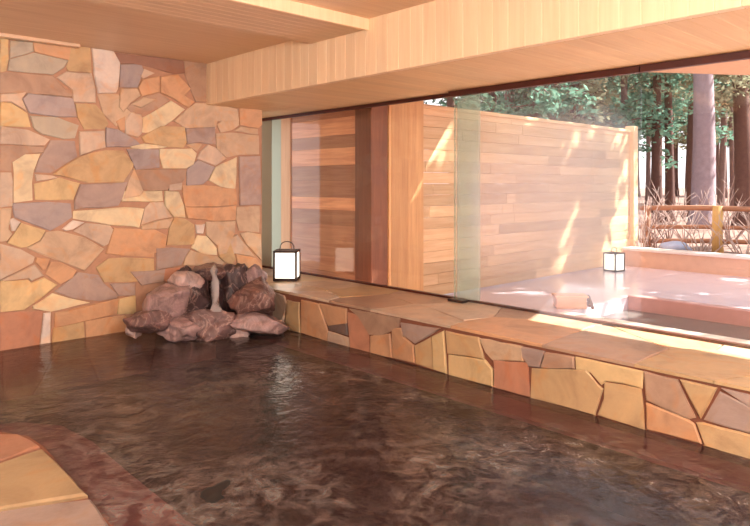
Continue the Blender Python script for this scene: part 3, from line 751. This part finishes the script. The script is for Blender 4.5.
G = 'cedars rising behind the tall fence'
for x, d, w, lf in ((455, 17, 10, 'leaf_dark'), (488, 19, 14, 'leaf_teal'), (512, 22, 12, 'leaf_dark'), (535, 18, 8, 'leaf_teal'), (556, 24, 11, 'leaf_teal'), (578, 20, 8, 'leaf_olive'), (600, 23, 12, 'leaf_teal'), (622, 21, 8, 'leaf_teal')):
    tree(x, d, w, random.choice(('bark_brown', 'bark_grey')), lf, 'cedar with dark trunk rising behind the tall fence', G, lo=2.2, hi=7.5, nb=34)
G = 'thin trunks deep in the forest'
for k in range(38):
    x = 470+k*8.4+random.uniform(-4, 4); d = random.uniform(27, 50)
    tree(x, d, random.uniform(3, 6.5), random.choice(('bark_brown', 'bark_grey')), random.choice(('leaf_teal', 'leaf_olive', 'leaf_dark')), 'thin dark trunk deep in the forest', G, lo=4.2, hi=10, nb=22, spread=2.2, dens=50, ls=.2)
G = 'trees shading the terrace'  # unseen trees placed out of view to dapple the fence and terrace
for q, dn in (((13.2, 1.2, 0), 150), ((16.5, 1.0, 0), 60), ((14.2, -1.9, 0), 60)):
    tree(0, 18, 12, 'bark_brown', 'leaf_teal', 'unseen tree placed beside the terrace to shade it', G, lo=3.2, hi=10.5, nb=36, spread=2.4, dens=dn, pos=q, ls=.22)

# steam over the outdoor bath
m, nt, out = newmat('steam'); MATS['steam'] = m
vs_ = N(nt, 'ShaderNodeVolumeScatter', Density=.1, Anisotropy=.2); vs_.inputs['Color'].default_value = (1, .97, .97, 1)
L(nt, vs_.outputs[0], out.inputs['Volume'])
bm = bmesh.new(); prism(bm, [(6.9, 3.6), (9.5, 4.5), (11.9, 5.45), (11.9, 5.93), (6.9, 5.93)], ZD+.01, 2.45)
tag(frombm('steam', bm, 'steam'), 'thin white steam drifting above the outdoor bath', 'steam', kind='stuff')

# ------------------------------------------------------------------ light
W = bpy.data.worlds.new('sky'); S.world = W; W.use_nodes = True; nt = W.node_tree; nt.nodes.clear()
o = nt.nodes.new('ShaderNodeOutputWorld'); b = nt.nodes.new('ShaderNodeBackground')
b.inputs[0].default_value = (.97, .93, .98, 1); b.inputs[1].default_value = 1.25
nt.links.new(b.outputs[0], o.inputs[0])
sd = bpy.data.lights.new('sun', 'SUN'); sd.energy = 15; sd.color = (1, .95, .89); sd.angle = .012
so = bpy.data.objects.new('sun', sd); COL.objects.link(so)
so.rotation_euler = Vector((.554, -.465, .690)).to_track_quat('Z', 'Y').to_euler()
so.location = (20, -10, 20)
for (x, y, e) in ((1.9, -1.2, 190), (.2, -1.6, 170), (-1.6, 2.3, 190)):  # unseen point lights added to brighten the room; no fixtures modelled
    ld = bpy.data.lights.new('room_fill_light', 'POINT'); ld.energy = e; ld.color = (1, 1, .96); ld.shadow_soft_size = .2
    lo_ = bpy.data.objects.new('room_fill_light', ld); COL.objects.link(lo_); lo_.location = (x, y, 2.2)

cam = bpy.data.cameras.new('camera'); co = bpy.data.objects.new('camera', cam); COL.objects.link(co)
cam.sensor_width = 36; cam.sensor_fit = 'HORIZONTAL'; cam.lens = FOC/750*36; cam.shift_y = -(263-HY)/750
co.location = (0, 0, EYE); co.rotation_euler = (math.pi/2, 0, -math.atan2(F2.x, F2.y)); cam.clip_start = .05; cam.clip_end = 300
S.camera = co
S.view_settings.view_transform = 'Standard'; S.view_settings.look = 'None'; S.view_settings.gamma = 1; S.view_settings.exposure = 0.62
S.view_settings.use_curve_mapping = False
S.cycles.use_denoising = True; S.cycles.max_bounces = 10; S.cycles.transparent_max_bounces = 16; S.cycles.caustics_reflective = False; S.cycles.caustics_refractive = False
S.cycles.sample_clamp_indirect = 6
